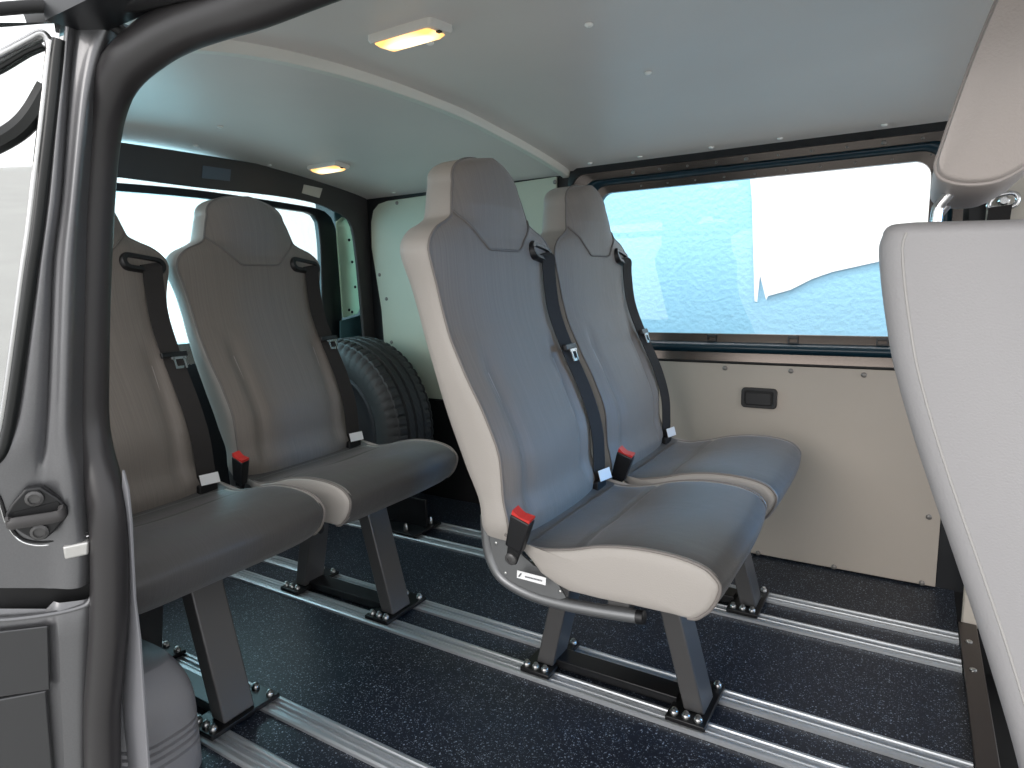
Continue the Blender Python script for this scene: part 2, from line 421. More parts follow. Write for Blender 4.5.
obj('tread', revolve(prof, 240, fn=sipe), TYRE, ty, ang=25)
obj('rim', revolve([(.205,-.09),(.212,-.098),(.2,-.1),(.19,-.07),(.17,-.05),(.1,-.04),(.06,-.055),(.03,-.055),(.001,-.055)], 48), mat('steel_rim',(70,72,76),.4,.6), ty)

# black floor bracket behind the front seats
br = thing('floor_bracket', 'black steel floor bracket with silver bolts near spare tyre', 'bracket', (-1.0,.53,0))
obj('base_plate', boxes(((-.16,-.055,.0115),(.04,.09,.02))), FOOT, br, bevel=.002)
obj('upright_plate', boxes(((-.16,.02,.021),(.03,.03,.12))), FOOT, br, bevel=.002)
for x,y in ((-.12,-.03),(-.02,-.03),(.015,.06)): obj('bolt', lathe([(.008,0),(.008,.008),(.006,.02),(.004,.024)], (x,y,.0205), (0,0,1), 8), STEEL, br)

# ------------------------------------------------------------------ seat rails on the floor
def rail(y0, label, x0=-1.7):
    sec = [(0,0),(0,.006),(.004,.0085),(.009,.0085),(.011,.005),(.0155,.005),(.0165,.0085),(.019,.0085),(.019,.002),(.028,.002),(.028,.0085),(.0305,.0085),(.0315,.005),(.036,.005),(.038,.0085),(.043,.0085),(.047,.006),(.047,0)]
    bm = NB(); loft(bm, [[(x, y, z+.0005) for y, z in sec] for x in (x0,.543)])
    o = tag(obj('floor_rail', bm, ALU, loc=(0,y0,0), ang=20), label, 'rail', 'aluminium seat rails in the floor')
    return o
rail(-.475, 'slotted aluminium floor rail, the one closest to the door opening')
rail(-.356, 'slotted aluminium floor rail, second from the door opening')
rail(.0, 'aluminium floor rail, third from the door, under the near front seat')
rail(.118, 'aluminium floor rail, fourth from the door, behind the near front seat legs')
rail(.473, 'aluminium floor rail, second from the far wall, under the window seat')
rail(.597, 'aluminium floor rail, the one closest to the far beige wall')

# ------------------------------------------------------------------ passenger seats
LY = .015                                      # seat centre line in the first seat's coordinates
WT = [(.385,.180),(.41,.189),(.463,.182),(.53,.184),(.606,.190),(.69,.197),(.766,.198),(.83,.204),(.88,.216),(.90,.220),(.915,.216),(.928,.206),(.942,.187),(.954,.158),(.966,.138),(.985,.131),(1.01,.123),(1.03,.115)]
XS = [(.385,-.178),(.411,-.176),(.463,-.190),(.53,-.193),(.606,-.216),(.69,-.255),(.766,-.287),(.83,-.299),(.9,-.304),(.92,-.306),(.967,-.315),(1.02,-.324),(1.07,-.334),(1.084,-.341)]
XB = [(.385,-.250),(.43,-.254),(.504,-.287),(.6,-.321),(.7,-.346),(.75,-.360),(.843,-.381),(.905,-.393),(.935,-.394),(.966,-.394),(1.02,-.397),(1.06,-.400),(1.084,-.394)]
def W(z): return smoothtab(WT, z) if z < 1.03 else max(.004, .115*math.sqrt(max(0,1-((z-1.03)/.0545)**2.2)))
def xs(z): return smoothtab(XS, z)
def xb(z): return smoothtab(XB, z)
ZR = [.385+i*(.90-.385)/44 for i in range(45)]+[.90+i*(1.04-.90)/36 for i in range(1,37)]+[1.04+.044*math.sin(math.pi/2*i/16) for i in range(1,17)]
def bulge(u, z):
    a = abs(u)
    b = .014*(1-a**3.0)*(1 if z < .95 else 1)
    b += .010*math.exp(-((z-.50)/.07)**2)*(1-a**4)
    if z > .93: b += .016*min(1,(z-.93)/.06)*(1-a**2.5)
    k = max(0, min(1, (.74-z)/.06))*max(0, min(1,(z-.40)/.04))
    b -= k*.013*math.exp(-((a-.66)/.06)**2)
    if a < .6: b -= k*.006
    # a few wrinkles beside the waist
    b += .0022*math.exp(-((z-.735)/.03)**2)*math.sin(z*420)*max(0,(a-.45))
    return b
def back_front(u, z): return V((xs(z)+bulge(u,z)+.002, u*W(z)*.992, z))

def make_seat():
    t = thing('passenger_seat', '', 'seat', (0,LY,0), 'passenger seats in two rows')
    # light shell (sides and back)
    bm = NB(); rings = []
    for z in ZR:
        w, a, b = W(z), xs(z), xb(z); d = b-a; r = []
        for s in (-1, 1):
            seq = [(a, w*.985), (a+d*.06, w), (a+d*.3, w), (a+d*.6, w*.985), (a+d*.82, w*.95), (a+d*.95, w*.88), (b, w*.72), (b-.004, w*.4)]
            if s == 1: seq = seq[::-1]
            r += [(x, s*y, z) for x, y in seq]
        rings.append(r)
    loft(bm, rings)
    back = obj('backrest', bm, VIN, t, ang=60)
    bm = NB(); U = [math.sin(math.pi/2*(-1+2*i/40)) for i in range(41)]
    loft(bm, [[back_front(u, z) for u in U] for z in ZR], False)
    obj('backrest_cover', bm, FAB, t, ang=60)
    L = [V((xs(z)+.001, -W(z)*.992, z)) for z in ZR]; Rr = [V((xs(z)+.001, W(z)*.992, z)) for z in ZR]
    obj('piping', tube(L+Rr[::-1], .0028, 8, V((1,0,0))), PIPE, t)
    # headrest panel outlined by a seam
    def hp(y, z):
        return V((back_front(max(-1,min(1,y/W(z))), z).x+.0012, y, z))
    a = [(-.133,.974),(-.126,.966),(-.112,.954),(-.062,.914),(-.055,.908),(-.046,.906),(.052,.906),(.062,.908),(.070,.914),(.112,.954),(.126,.966),(.133,.974)]
    pts=[]
    for (y0,z0),(y1,z1) in zip(a,a[1:]):
        for k in range(6): pts.append(hp(y0+(y1-y0)*k/6, z0+(z1-z0)*k/6))
    obj('headrest_seam', tube(pts, .0026, 6, V((1,0,0))), PIPED, t)
    # cushion: side body and woven cover
    top = [(-.185,.40),(-.16,.390),(-.117,.386),(-.061,.396),(-.004,.413),(.05,.422),(.10,.424),(.14,.421),(.170,.413),(.186,.401),(.193,.388),(.190,.370),(.180,.350),(.168,.337),(.158,.329),(.145,.327)]
    tp = smoothpath([(x,0,z) for x,z in top], 9)
    bot = [V((x,0,z)) for x,z in ((.13,.3275),(.06,.326),(-.0,.323),(-.060,.323),(-.085,.330),(-.115,.344),(-.132,.362),(-.150,.378),(-.185,.385))]
    ctr = V((0.02,0,.37)); loop = tp+bot
    def sk(p):
        u = p.y/.2
        return V((p.x-.012*max(0,u)**2*max(0,min(1,p.x/.15)), p.y*1.03+.012, p.z))
    bm = NB(); rings=[]
    for y, s in ((-.2,.3),(-.1995,.6),(-.198,.90),(-.196,.955),(-.192,.985),(-.185,.997),(.185,.997),(.192,.985),(.196,.955),(.198,.90),(.1995,.6),(.2,.3)):
        rings.append([V(((p.x-ctr.x)*s+ctr.x, y, (p.z-ctr.z)*s+ctr.z)) for p in loop])
    lowr=lambda y: [V((p.x-(.014 if p.x>.1 else 0), y, ctr.z+(p.z-ctr.z)*(.6 if p.z>ctr.z else .9))) for p in loop]
    rings = rings[:6]+[lowr(-.165), lowr(.165)]+rings[6:]
    rings = [[sk(p) for p in r] for r in rings]
    loft(bm, rings); obj('seat_cushion', bm, VIN, t, ang=60)
    bm = NB(); rings=[]
    n = len(tp)
    for i, p in enumerate(tp):
        tt = (tp[min(i+1,n-1)]-tp[max(i-1,0)]).normalized(); nn = V((-tt.z,0,tt.x)); nn = nn if nn.dot(p-ctr) > 0 else -nn
        row=[]
        for u in U:
            e = .0035-.006*abs(u)**10-.007*math.exp(-(u/.5)**2)*max(0,1-abs(p.x+.02)/.14)
            e -= .0055*math.exp(-((p.x+.035+.012*(1-u*u))/.006)**2)
            row.append(sk(p+nn*e+V((0,u*.193,0))))
        rings.append(row)
    loft(bm, rings, False); obj('cushion_cover', bm, FABC, t, ang=60)
    for s in (-1,1):
        obj('piping', tube([sk(p+V((0,s*.193,0))+ (p-ctr).normalized()*-.001) for p in tp], .0028, 8, V((0,1,0))), PIPE, t)
    # grey steel frame: tubes, brackets, cross bar
    for s in (-1, 1):
        y = -.165 if s < 0 else .165
        path = [(-.238,y,.42),(-.236,y,.369),(-.228,y,.334),(-.203,y,.303),(-.150,y,.287),(-.087,y,.284),(-.011,y,.289),(.055,y,.296)]
        fr = obj('frame_tube', tube(path, .0115, 12, V((0,1,0)), sub=5), TUBEM, t)
        obj('end_cap', lathe([(.0118,0),(.0118,.012),(.009,.0135)], (.055,y,.296), (1,0,.1), 12), BLK, fr)
        bp = [(-.222,.392),(-.170,.392),(-.160,.360),(-.135,.345),(-.098,.338),(-.085,.318),(-.072,.300),(-.10,.286),(-.15,.289),(-.200,.306),(-.226,.336),(-.234,.37)]
        k = obj('side_bracket', plate([(x, y-.006*1 if s<0 else y+.006, z) for x,z in bp], (0,s,0), .004), LEGM if s>0 else TUBEM, t)
        for x,z in ((-.083,.309),(-.195,.318),(-.214,.372)): screw(k, (x, y+s*.0065, z), (0,s,0), .003, STEEL)
    obj('cross_bar', boxes(((-.19,-.16,.288),(-.15,.16,.31)), ((.0,-.16,.295),(.04,.16,.318))), LEGM, t, bevel=.003)
    # legs (A-shaped pair) on a black foot that bolts to the two rails
    fy0, fy1 = .002-LY, .166-LY; ly0, ly1 = .040-LY, .108-LY
    legs=[]
    def leg(xt0,xt1,zt,xb0,xb1,zb):
        bm = hexa([(xb0,ly0,zb),(xb1,ly0,zb),(xb1,ly1,zb),(xb0,ly1,zb)], [(xt0,ly0,zt),(xt1,ly0,zt),(xt1,ly1,zt),(xt0,ly1,zt)])
        legs.append(obj('leg', bm, LEGM, t, bevel=.0035))
    leg(.004,.044,.305,.078,.118,.020); leg(-.182,-.142,.300,-.248,-.208,.020)
    foot = obj('foot_plate', boxes(((.052,fy0+.004,.0102),(.128,fy1-.006,.020)), ((-.270,fy0+.004,.0102),(-.200,fy1-.006,.020)), ((-.21,.055-LY,.0102),(.06,.105-LY,.030))), FOOT, t, bevel=.002); legs.append(foot)
    for bx, by in ((.066,.020),(.089,.020),(.112,.020),(.116,.145),(.07,.145),(-.260,.020),(-.238,.020),(-.216,.020),(-.210,.145),(-.255,.145)):
        legs.append(obj('bolt', lathe([(.008,0),(.008,.005),(.0065,.007),(.0045,.008),(.0045,.011),(.003,.012)], (bx,by-LY,.0203), (0,0,1), 12), STEEL, t))
    for o in legs: o['foot'] = 1
    # three-point belt through a guide in the far shoulder
    def fr(y, z, off=0): 
        w=W(z); return V((back_front(max(-1,min(1,y/w)), z).x+off, y, z))
    gc = fr(.156,.905); nrm = V((.96,.12,.27)).normalized()
    sx = V((-.05,.98,-.13)).normalized(); sx = (sx-nrm*sx.dot(nrm)).normalized(); sz = nrm.cross(sx)*-1
    if sz.z < 0: sz = -sz
    def gp(a, b, c): return gc+sx*a+sz*b+nrm*c
    def stad(hw, hh, k=8):
        o=[]
        for c0,a0 in ((hw-hh,-90),(-(hw-hh),90)):
            for i in range(k+1):
                an=math.radians(a0+180*i/k); o.append((c0+hh*math.cos(an), hh*math.sin(an)))
        return o
    bm = NB(); so, si, si2 = stad(.054,.0205), stad(.051,.0175), stad(.041,.0095)
    loft(bm, [[gp(a,b,-.014) for a,b in so],[gp(a,b,.005) for a,b in so],[gp(a,b,.009) for a,b in si],[gp(a,b,.008) for a,b in si2],[gp(a,b,-.002) for a,b in si2]], True, True, True)
    g = obj('belt_guide', bm, BLK, t, ang=50)
    bp = [gp(.010,.0,.0045), gp(.012,-.012,.0125), fr(.168,.86,.014), fr(.166,.78,.016), fr(.166,.70,.016), fr(.168,.60,.017), fr(.172,.52,.018), fr(.175,.455,.020), V((-.165,.176,.415)), V((-.17,.176,.372))]
    pth = smoothpath(bp, 6); bm = NB(); rings=[]; npt=len(pth)
    for i,p in enumerate(pth):
        tt=(pth[min(i+1,npt-1)]-pth[max(i-1,0)]).normalized(); s=V((.22,1,0)); s=(s-tt*s.dot(tt)).normalized(); nn=s.cross(tt)
        hw=.0205
        rings.append([p-s*hw-nn*.0008, p+s*hw-nn*.0008, p+s*hw+nn*.0012, p-s*hw+nn*.0012])
    loft(bm, rings); belt = obj('seat_belt', bm, WEB, t, ang=40)
    c = fr(.168,.700,.0215); ax = V((-.12,1,-.02)).normalized(); dn = V((.28,.05,-.95)).normalized(); n2 = ax.cross(dn).normalized()
    if n2.x < 0: n2 = -n2
    def lp(a,b,d): return c+ax*a+dn*b+n2*d
    tg = obj('belt_tongue', hexa([lp(-.033,-.006,-.002),lp(.033,-.006,-.002),lp(.033,.007,-.002),lp(-.033,.007,-.002)],[lp(-.033,-.006,.006),lp(.033,-.006,.006),lp(.033,.007,.006),lp(-.033,.007,.006)]), BLK, t, bevel=.002)
    bm = NB()
    def quadplate(bm,a0,a1,b0,b1):
        va=[bm.verts.new(lp(a,b,.003)) for a,b in ((a0,b0),(a1,b0),(a1,b1),(a0,b1))]; vb=[bm.verts.new(lp(a,b,.0055)) for a,b in ((a0,b0),(a1,b0),(a1,b1),(a0,b1))]
        bm.faces.new(va); bm.faces.new(vb[::-1])
        for i in range(4): bm.faces.new((va[i],va[(i+1)%4],vb[(i+1)%4],vb[i]))
    quadplate(bm,-.008,-.003,.007,.034); quadplate(bm,.017,.022,.007,.034); quadplate(bm,-.003,.017,.028,.034); quadplate(bm,-.012,.026,.006,.012)
    obj('tongue_plate', bm, CHR, tg)
    # anchor and paper label at the foot of the belt
    obj('belt_anchor', boxes(((-.178,.152,.355),(-.156,.198,.405))), BLKM, t, bevel=.003)
    p0 = V((-.151,.175,.418)); s=V((.2,.98,0)).normalized(); u_=V((-.25,0,.97)); n_=s.cross(u_).normalized(); n_ = n_ if n_.x>0 else -n_
    q=[p0+s*a+u_*b for a,b in ((-.021,-.012),(.021,-.012),(.021,.012),(-.021,.012))]
    obj('belt_label', plate([p+n_*.002 for p in q], n_, .0015), WHITE, t, smooth=False)
    # buckle on the near side
    b0 = V((-.156,-.207,.372)); d = V((.030,-.012,.082)).normalized(); f = V((.93,.05,-.34)); f=(f-d*f.dot(d)).normalized(); sd=d.cross(f)
    def bpnt(a,b,h): return b0+f*a+sd*b+d*h
    def bbox(a,b,h0,h1,a2=None,b2=None):
        a2=a2 or a; b2=b2 or b
        return hexa([bpnt(-a,-b,h0),bpnt(a,-b,h0),bpnt(a,b,h0),bpnt(-a,b,h0)],[bpnt(-a2,-b2,h1),bpnt(a2,-b2,h1),bpnt(a2,b2,h1),bpnt(-a2,b2,h1)])
    bk = obj('belt_buckle', bbox(.016,.009,.020,.086,.019,.011), BLK, t, bevel=.003)
    bm = NB()
    prof=[(-.0175,.087),(.0175,.087),(.0175,.093),(.006,.091),(0,.0895),(-.006,.091),(-.0175,.096)]
    va=[bm.verts.new(bpnt(a,-.0098,h)) for a,h in prof]; vb=[bm.verts.new(bpnt(a,.0098,h)) for a,h in prof]
    bm.faces.new(va); bm.faces.new(vb[::-1])
    for i in range(len(prof)): bm.faces.new((va[i],va[(i+1)%len(prof)],vb[(i+1)%len(prof)],vb[i]))
    obj('red_button', bm, RED, bk, ang=30)
    obj('buckle_stalk', bbox(.010,.004,-.012,.022,.013,.005), BLKM, bk, bevel=.002)
    obj('buckle_bolt', lathe([(.011,0),(.011,.004),(.008,.006),(.005,.006),(.005,.004)], bpnt(0,-.004,-.002), -sd if (-sd).y<0 else sd, 14), STEEL if False else LEGM, bk)
    return t

def copy_tree(o, parent=None):
    c = o.copy(); C.objects.link(c)
    if parent: c.parent = parent
    for ch in list(o.children): copy_tree(ch, c)
    return c
seat = make_seat()
S_, D_, E_ = .4602, .7818, .0235
lab = {'C':'grey seat of the front pair nearest the door, white sticker on its frame tube',
 'D':'grey seat of the front pair standing next to the far window panel',
 'B':'grey seat of the rear pair, right in front of the spare tyre',
 'A':'grey seat of the rear pair, cut off by the black door seal'}
for k, off, dy in (('D',(0,S_,0),.473-S_),('B',(-D_,E_,0),-E_),('A',(-D_,E_-S_,0),-.475-(E_-S_))):
    s = copy_tree(seat); s.location = (off[0], LY+off[1], 0); s['label'] = lab[k]
    for ch in s.children:
        if ch.get('foot'): ch.location.y += dy
seat['label'] = lab['C']
for o in bpy.data.objects:
    if 'foot' in o: del o['foot']
# white maker's sticker on the near seat's bracket: small dark mark and a line of print
st = obj('frame_sticker', plate([(x,-.1875,z) for x,z in ((-.160,.3375),(-.102,.3365),(-.103,.3225),(-.161,.3235))], (0,-1,0), .001), WHITE, seat, smooth=False)
st['label'] = 'white sticker with dark print'
bm = NB()
for i in range(12):
    x=-.143+i*.0029; box(bm,(x,-.1889,.3287),(x+.0019,-.1886,.3312))
va=[bm.verts.new((x,-.1889,z)) for x,z in ((-.1575,.3270),(-.1545,.3270),(-.1495,.3345),(-.1525,.3345))]; bm.faces.new(va)
obj('sticker_print', bm, mat('print_grey',(90,90,96),.6), st, smooth=False)

# ------------------------------------------------------------------ interior lamps in the ceiling
def lamp(pxs, zc, label, power):
    q = [onZ(p, zc) for p in pxs]; c = sum(q, V())/4; z0 = cz(c.y)+(.006 if c.x > -.598 else -.004)
    t = thing('ceiling_lamp', label, 'lamp', (c.x,c.y,z0), 'ceiling lamps')
    e1 = (q[1]-q[0]); L = e1.length/2; Wd = (q[3]-q[0]).length/2; a = math.atan2(e1.y,e1.x)
    L, Wd = .072, .033; t.rotation_euler = (0,0,0)
    slope = (cz(c.y+.02)-cz(c.y-.02))/.04; t.rotation_euler = (math.atan(slope),0,0)
    bm = NB(); o0=rrect(-L,L,-Wd,Wd,.01); o1=rrect(-L+.003,L-.003,-Wd+.003,Wd-.003,.009); i0=rrect(-L+.010,L-.014,-Wd+.008,Wd-.008,.006)
    loft(bm,[[(x,y,0) for x,y in o0],[(x,y,-.009) for x,y in o0],[(x,y,-.013) for x,y in o1],[(x,y,-.013) for x,y in i0],[(x,y,-.003) for x,y in i0]],True,True,True)
    obj('lamp_housing', bm, mat('lamp_white',(225,222,215),.4), t)
    bm = NB(); i1=rrect(-L+.016,L-.020,-Wd+.013,Wd-.013,.005)
    loft(bm,[[(x,y,-.0035) for x,y in i0],[(x,y,-.014) for x,y in i0],[(x,y,-.019) for x,y in i1]],True,True,True)
    m = bpy.data.materials.new('warm_lens'); m.use_nodes=True; nt=m.node_tree; b=nt.nodes['Principled BSDF']
    tc=nt.nodes.new('ShaderNodeTexCoord'); g=nt.nodes.new('ShaderNodeTexGradient'); g.gradient_type='SPHERICAL'
    mp=nt.nodes.new('ShaderNodeMapping'); mp.inputs['Scale'].default_value=(15,34,8); mp.inputs['Location'].default_value=(0,0,0)
    nt.links.new(tc.outputs['Object'],mp.inputs[0]); nt.links.new(mp.outputs[0],g.inputs[0])
    rp=nt.nodes.new('ShaderNodeValToRGB'); rp.color_ramp.elements[0].color=lin((232,170,96)); rp.color_ramp.elements[1].color=lin((255,246,214)); rp.color_ramp.elements[1].position=.6
    nt.links.new(g.outputs[0],rp.inputs[0]); nt.links.new(rp.outputs[0],b.inputs['Emission Color']); nt.links.new(rp.outputs[0],b.inputs['Base Color'])
    b.inputs['Emission Strength'].default_value=power; b.inputs['Roughness'].default_value=.2
    obj('lamp_lens', bm, m, t)
    obj('lamp_switch', boxes(((L-.013,-.004,-.016),(L-.006,.004,-.0125))), BLK, t)
    return t
lamp(((370,36),(440,22),(450,29),(382,46)), 1.27, 'lit warm ceiling lamp with white housing on front ceiling panel', 2.2)
lamp(((309,171),(330,164),(348,169),(328,176)), 1.235, 'lit warm ceiling lamp near the rear beam', 2.2)

# ------------------------------------------------------------------ near body side: pillar, seal, quarter window
BN, BD = (.102,-.068,-.0148), -.01644
SN, SD = (0,.85,-.04), -.582
bn = V(BN).normalized()
def ob(px, l=0): return on(px, BN, BD, l)
rows = [ # v, left px, crease px, seal-side px
 (22,66,74,136),(40,63,72,126),(60,62,70,115),(90,58,68,104),(130,53,65,97),(200,46,60,88),(260,38,52,85),(330,28,49,83),(400,18,46,82),(430,10,44,83),(452,-4,42,88),(480,-16,38,96),(520,-18,38,102),(560,-18,38,108),(588,-18,38,106)]
def vy(v): return v
rr=[]
for v,a,c,b in rows:
    r=[]
    has = 1 if v < 450 else max(0,1-(v-450)/40)
    for k in range(25):
        t=k/24
        if t<.4: px=a+(c-a)*t/.4
        else: px=c+(b-c)*(t-.4)/.6
        l = .006*math.sin(math.pi*min(1,t/.4))*has            # raised flange beside the window
        l -= .005*math.exp(-((t-.42)/.03)**2)*has             # pressed crease
        l += .010*math.exp(-((t-.72)/.15)**2)                  # rounded ridge next to the seal
        l -= .03*max(0,t-.8)/.2
        slope = 16*max(0,t-.5)*(1 if v>452 else 0)
        r.append(ob((px, v-slope*.8), l))
    rr.append(r)
# resample rows smoothly
cols=[smoothpath([r[k] for r in rr],3) for k in range(25)]
bm=NB(); loft(bm,[[cols[k][i] for k in range(25)] for i in range(len(cols[0]))],False)
wn = struct(obj('wall_near', bm, BODY, ang=60))
# lower quarter panel below the door-rail slot
low=[(606,-18,52,103),(612,-18,52,104),(640,-18,53,101),(700,-18,56,97),(768,-18,60,95),(800,-18,62,95)]
bm=NB(); g=[]
for v,a,c,b in low:
    r=[]
    for k in range(17):
        t=k/16; px = a+(c-a)*t/.5 if t<.5 else c+(b-c)*(t-.5)/.5
        l = -.012 if t<.47 else (.0 if t>.53 else -.012+.012*(t-.47)/.06)
        if t>.8: l -= .015*(t-.8)/.2
        if v<610: l-=.006
        r.append(ob((px, v+ (10 if t<.45 else 0)-12*max(0,t-.5)), l))
    g.append(r)
loft(bm,g,False); obj('lower_panel', bm, BODY, wn, ang=35)
obj('dark_panel', plate([ob(p,.0) for p in ((-18,634),(48,626),(50,690),(-18,700))], bn, .006), BODYD, wn, bevel=.002)
obj('dark_panel', plate([ob(p,-.003) for p in ((-18,704),(46,692),(54,790),(-18,790))], bn, .006), BODYD, wn, bevel=.004)
obj('rail_slot', plate([ob(p,-.03) for p in ((-20,560),(110,545),(110,640),(-20,650))], bn, .004), BLKM, wn, smooth=False)
obj('slot_lip', tube([ob(p,-.002) for p in ((-18,622),(20,619),(60,613),(85,606),(92,598))], .004, 8, sub=4), BODY, wn)
obj('recess_edge', tube([ob(p,.001) for p in ((-16,470),(0,497),(8,520),(20,537),(38,542),(60,539),(96,530))], .0017, 8, sub=5), BLKM, wn)
obj('recess_highlight', tube([ob(p,.0) for p in ((-16,474),(-2,500),(6,523),(19,540),(38,545.5),(60,542.5),(96,534))], .0012, 8, sub=5), CHR, wn)
# interior lining of the near side, with an opening for the quarter window
obj('inner_lining', boxes(((-1.86,-.70,-.05),(-.66,-.66,.62)), ((-1.86,-.70,1.09),(-.60,-.66,1.12)), ((-1.86,-.70,.62),(-1.55,-.66,1.09))), DARK, wn, smooth=False)
obj('door_header', boxes(((-.44,-.70,1.145),(1.9,-.645,1.27))), DARK, wn, smooth=False)
# quarter window
w3 = thing('window_3', '', ''); del w3['label']; del w3['category']; struct(w3)
obj('glass_pane', plate([ob(p,-.012) for p in ((-30,20),(58,20),(52,120),(36,256),(10,440),(-30,470))], bn, .003), GLASSM, w3, smooth=False)
edge=[(60,40),(57,62),(52,110),(45,170),(38,230),(32,270),(24,330),(15,395),(9,430),(3,450),(-8,462),(-25,468)]
obj('rubber_channel', tube([ob(p,.001) for p in edge], .0075, 10, sub=4), RUB, w3)
obj('bright_frame', tube([ob((p[0]-9,p[1]),-.002) for p in edge[:-2]], .0045, 10, sub=4), mat('satin_frame',(190,190,190),.25,.9), w3)
obj('upper_frame', tube([ob(p,-.002) for p in ((-25,66),(0,54),(28,39),(40,33),(47,38),(50,52))], .0045, 10, sub=4), mat('satin_frame_top',(200,200,200),.25,.9), w3)
obj('inner_bar', tube([ob(p,-.004) for p in ((-25,78),(0,66),(25,51),(42,44))], .003, 8, sub=3), RUB, w3)
obj('inner_bar', tube([ob(p,-.010) for p in ((-25,150),(0,138),(18,126),(32,110),(46,86))], .012, 8, sub=4), RUB, w3)
# black gutter above pillar
obj('roof_gutter', tube([ob(p,.012) for p in ((-30,14),(0,12),(48,9),(80,14),(112,26),(128,38))], .007, 10, sub=4, ry=.007), BLKM, wn)
obj('roof_rail', tube([on(p,SN,SD,-.03) for p in ((70,28),(120,12),(170,-2),(300,-30),(600,-60))], .022, 12, sub=3), BLK, wn)
obj('hinge_bracket', plate([on(p,SN,SD,-.05) for p in ((103,12),(118,3),(122,9),(112,17))], (0,-1,0), .004), CHR, wn, smooth=False)
# door seal
seal_px=[(430,-68),(340,-36),(258,-2),(222,10),(185,24),(152,43),(122,70),(106,103),(98,145),(93.5,200),(91,260),(89.5,320),(89,380),(89.5,420),(94,450),(103,485),(108,520),(110,570),(109,620),(107,650),(104,685),(102,720),(104,800)]
path=smoothpath([V((1.85,-.632,1.13)),V((1.0,-.632,1.13))]+[on(p,SN,SD) for p in seal_px],5)
bm=NB(); sweep(bm,path,circ(.0275,18,.023),V((0,1,0)))
struct(obj('trim_2', bm, SEAL, ang=80))
# grey inner sill trim next to seal
tp_=[(122,470),(127,490),(130,520),(134,600),(139,640),(148,768),(152,800),(134,800),(128,768),(118,669),(122,650),(120,560)]
struct(obj('trim_4', plate([onY(p,-.645) for p in tp_],(0,-1,0),.004), GREYP, bevel=.001))
# door catch on the pillar
dc = thing('door_catch', 'black diamond-shaped door latch catch on grey metallic pillar', 'latch', ob((40,510)))
base = dc.location.copy()
def obl(px,l): return ob(px,l)-base
obj('latch_plate', plate([obl(p,.0135) for p in ((27,485),(43,483),(60,494),(69,503),(70,511),(58,526),(48,535),(38,537),(24,529),(8,518),(8,510),(14,500))], bn, .012), BLK, dc, bevel=.003)
for p in ((37,494),(42,527)):
    obj('screw', lathe([(.0105,0),(.0105,.003),(.007,.0045),(.0068,.002),(.003,.002)], obl(p,.0136), bn, 16), LEGM, dc)
obj('latch_loop', tube([obl(p,l) for p,l in (((64,503),.016),((65,506),.022),((60,509),.024),((40,512),.025),((22,515),.024),((14,517),.021),((13,513),.016))], .0045, 10, sub=4, ry=.008), DARKB, dc)
obj('latch_mouth', plate([obl(p,.0148) for p in ((16,508),(60,497),(64,504),(60,510),(16,516))], bn, .0012), BLKM, dc, smooth=False)
clipo = tag(obj('door_clip', hexa([ob(p,.012) for p in ((64,543),(90,538),(90,551),(66,556))],[ob(p,-.002) for p in ((64,543),(90,538),(90,551),(66,556))]), mat('silver_clip',(205,203,200),.35,.6), bevel=.003), 'small silver metal clip on grey pillar beside black door seal', 'clip')
# wheel arch cover
bm=NB(); rings=[]
def arch_ring(z, hx, hy, cx=-.735, cy=-.558, n=40, e=3.2):
    o=[]
    for i in range(n):
        a=2*math.pi*i/n; c,s=math.cos(a),math.sin(a)
        o.append((cx+hx*math.copysign(abs(c)**(2/e),c), cy+hy*math.copysign(abs(s)**(2/e),s), z))
    return o
zz=[-.02]
prof_=[(-.02,1.0)]
z=.0
while z<.13:
    prof_.append((z,1.0)); 
    for g in (.075,.088,.101,.114):
        pass
    z+=.0022
H=.205
def sc(z):
    t=max(0,(z-.10)/(H-.10)); return (1-t**2.6*.75)
zs=[-.02+.0022*i for i in range(int((.20+.02)/.0022))]+[.2,.203,.205]
for z in zs:
    g = .005 if any(abs(z-q)<.0023 for q in (.052,.066,.080,.094)) and z<.1 else 0
    s=sc(z); rings.append(arch_ring(z, (.116-g)*(.55+.45*s), (.075-g)*(.5+.5*s)))
loft(bm,rings); tag(obj('wheel_arch_cover', bm, GREYP, ang=50), 'grey ribbed plastic wheel arch cover at bottom left under seat', 'cover')

# ------------------------------------------------------------------ front step and cab things
sp = thing('step_plate', 'brown metal edge plate at front end of the floor rails', 'plate', (.5635,.1,0))
obj('edge_plate', boxes(((-.018,-.75,.0),(.018,.597,.012))), STEPM, sp, bevel=.002)
for y in (.5,.375,-.08,-.2): screw(sp, (-.002,y,.0122), (0,0,1), .007, STEEL)
struct(obj('trim_5', boxes(((.552,.70,.0),(.64,.72,.42))), TRIMB, bevel=.004))
struct(obj('trim_6', boxes(((.545,.85,.45),(.80,.89,1.16))), TRIMB, bevel=.01))
fb = thing('hanging_belt', 'black belt webbing hanging from chrome loop on beige pillar', 'belt', (.575,.82,1.0))
obj('chrome_loop', tube([(-.028,0,-.012),(-.02,0,.012),(.012,0,.018),(.024,0,.006),(.016,0,-.012)], .006, 10, V((0,1,0)), closed=True, sub=4), CHR, fb)
obj('webbing', hexa([(-.03,-.006,-.012),(.014,-.006,-.008),(.014,-.003,-.008),(-.03,-.003,-.012)],[(-.045,-.006,-.28),(.0,-.006,-.28),(.0,-.003,-.28),(-.045,-.003,-.28)]), WEB, fb)
obj('loop_bolt', lathe([(.012,0),(.012,.012),(.008,.016)], (0,.03,.004), (0,-1,0), 12), CHR, fb)

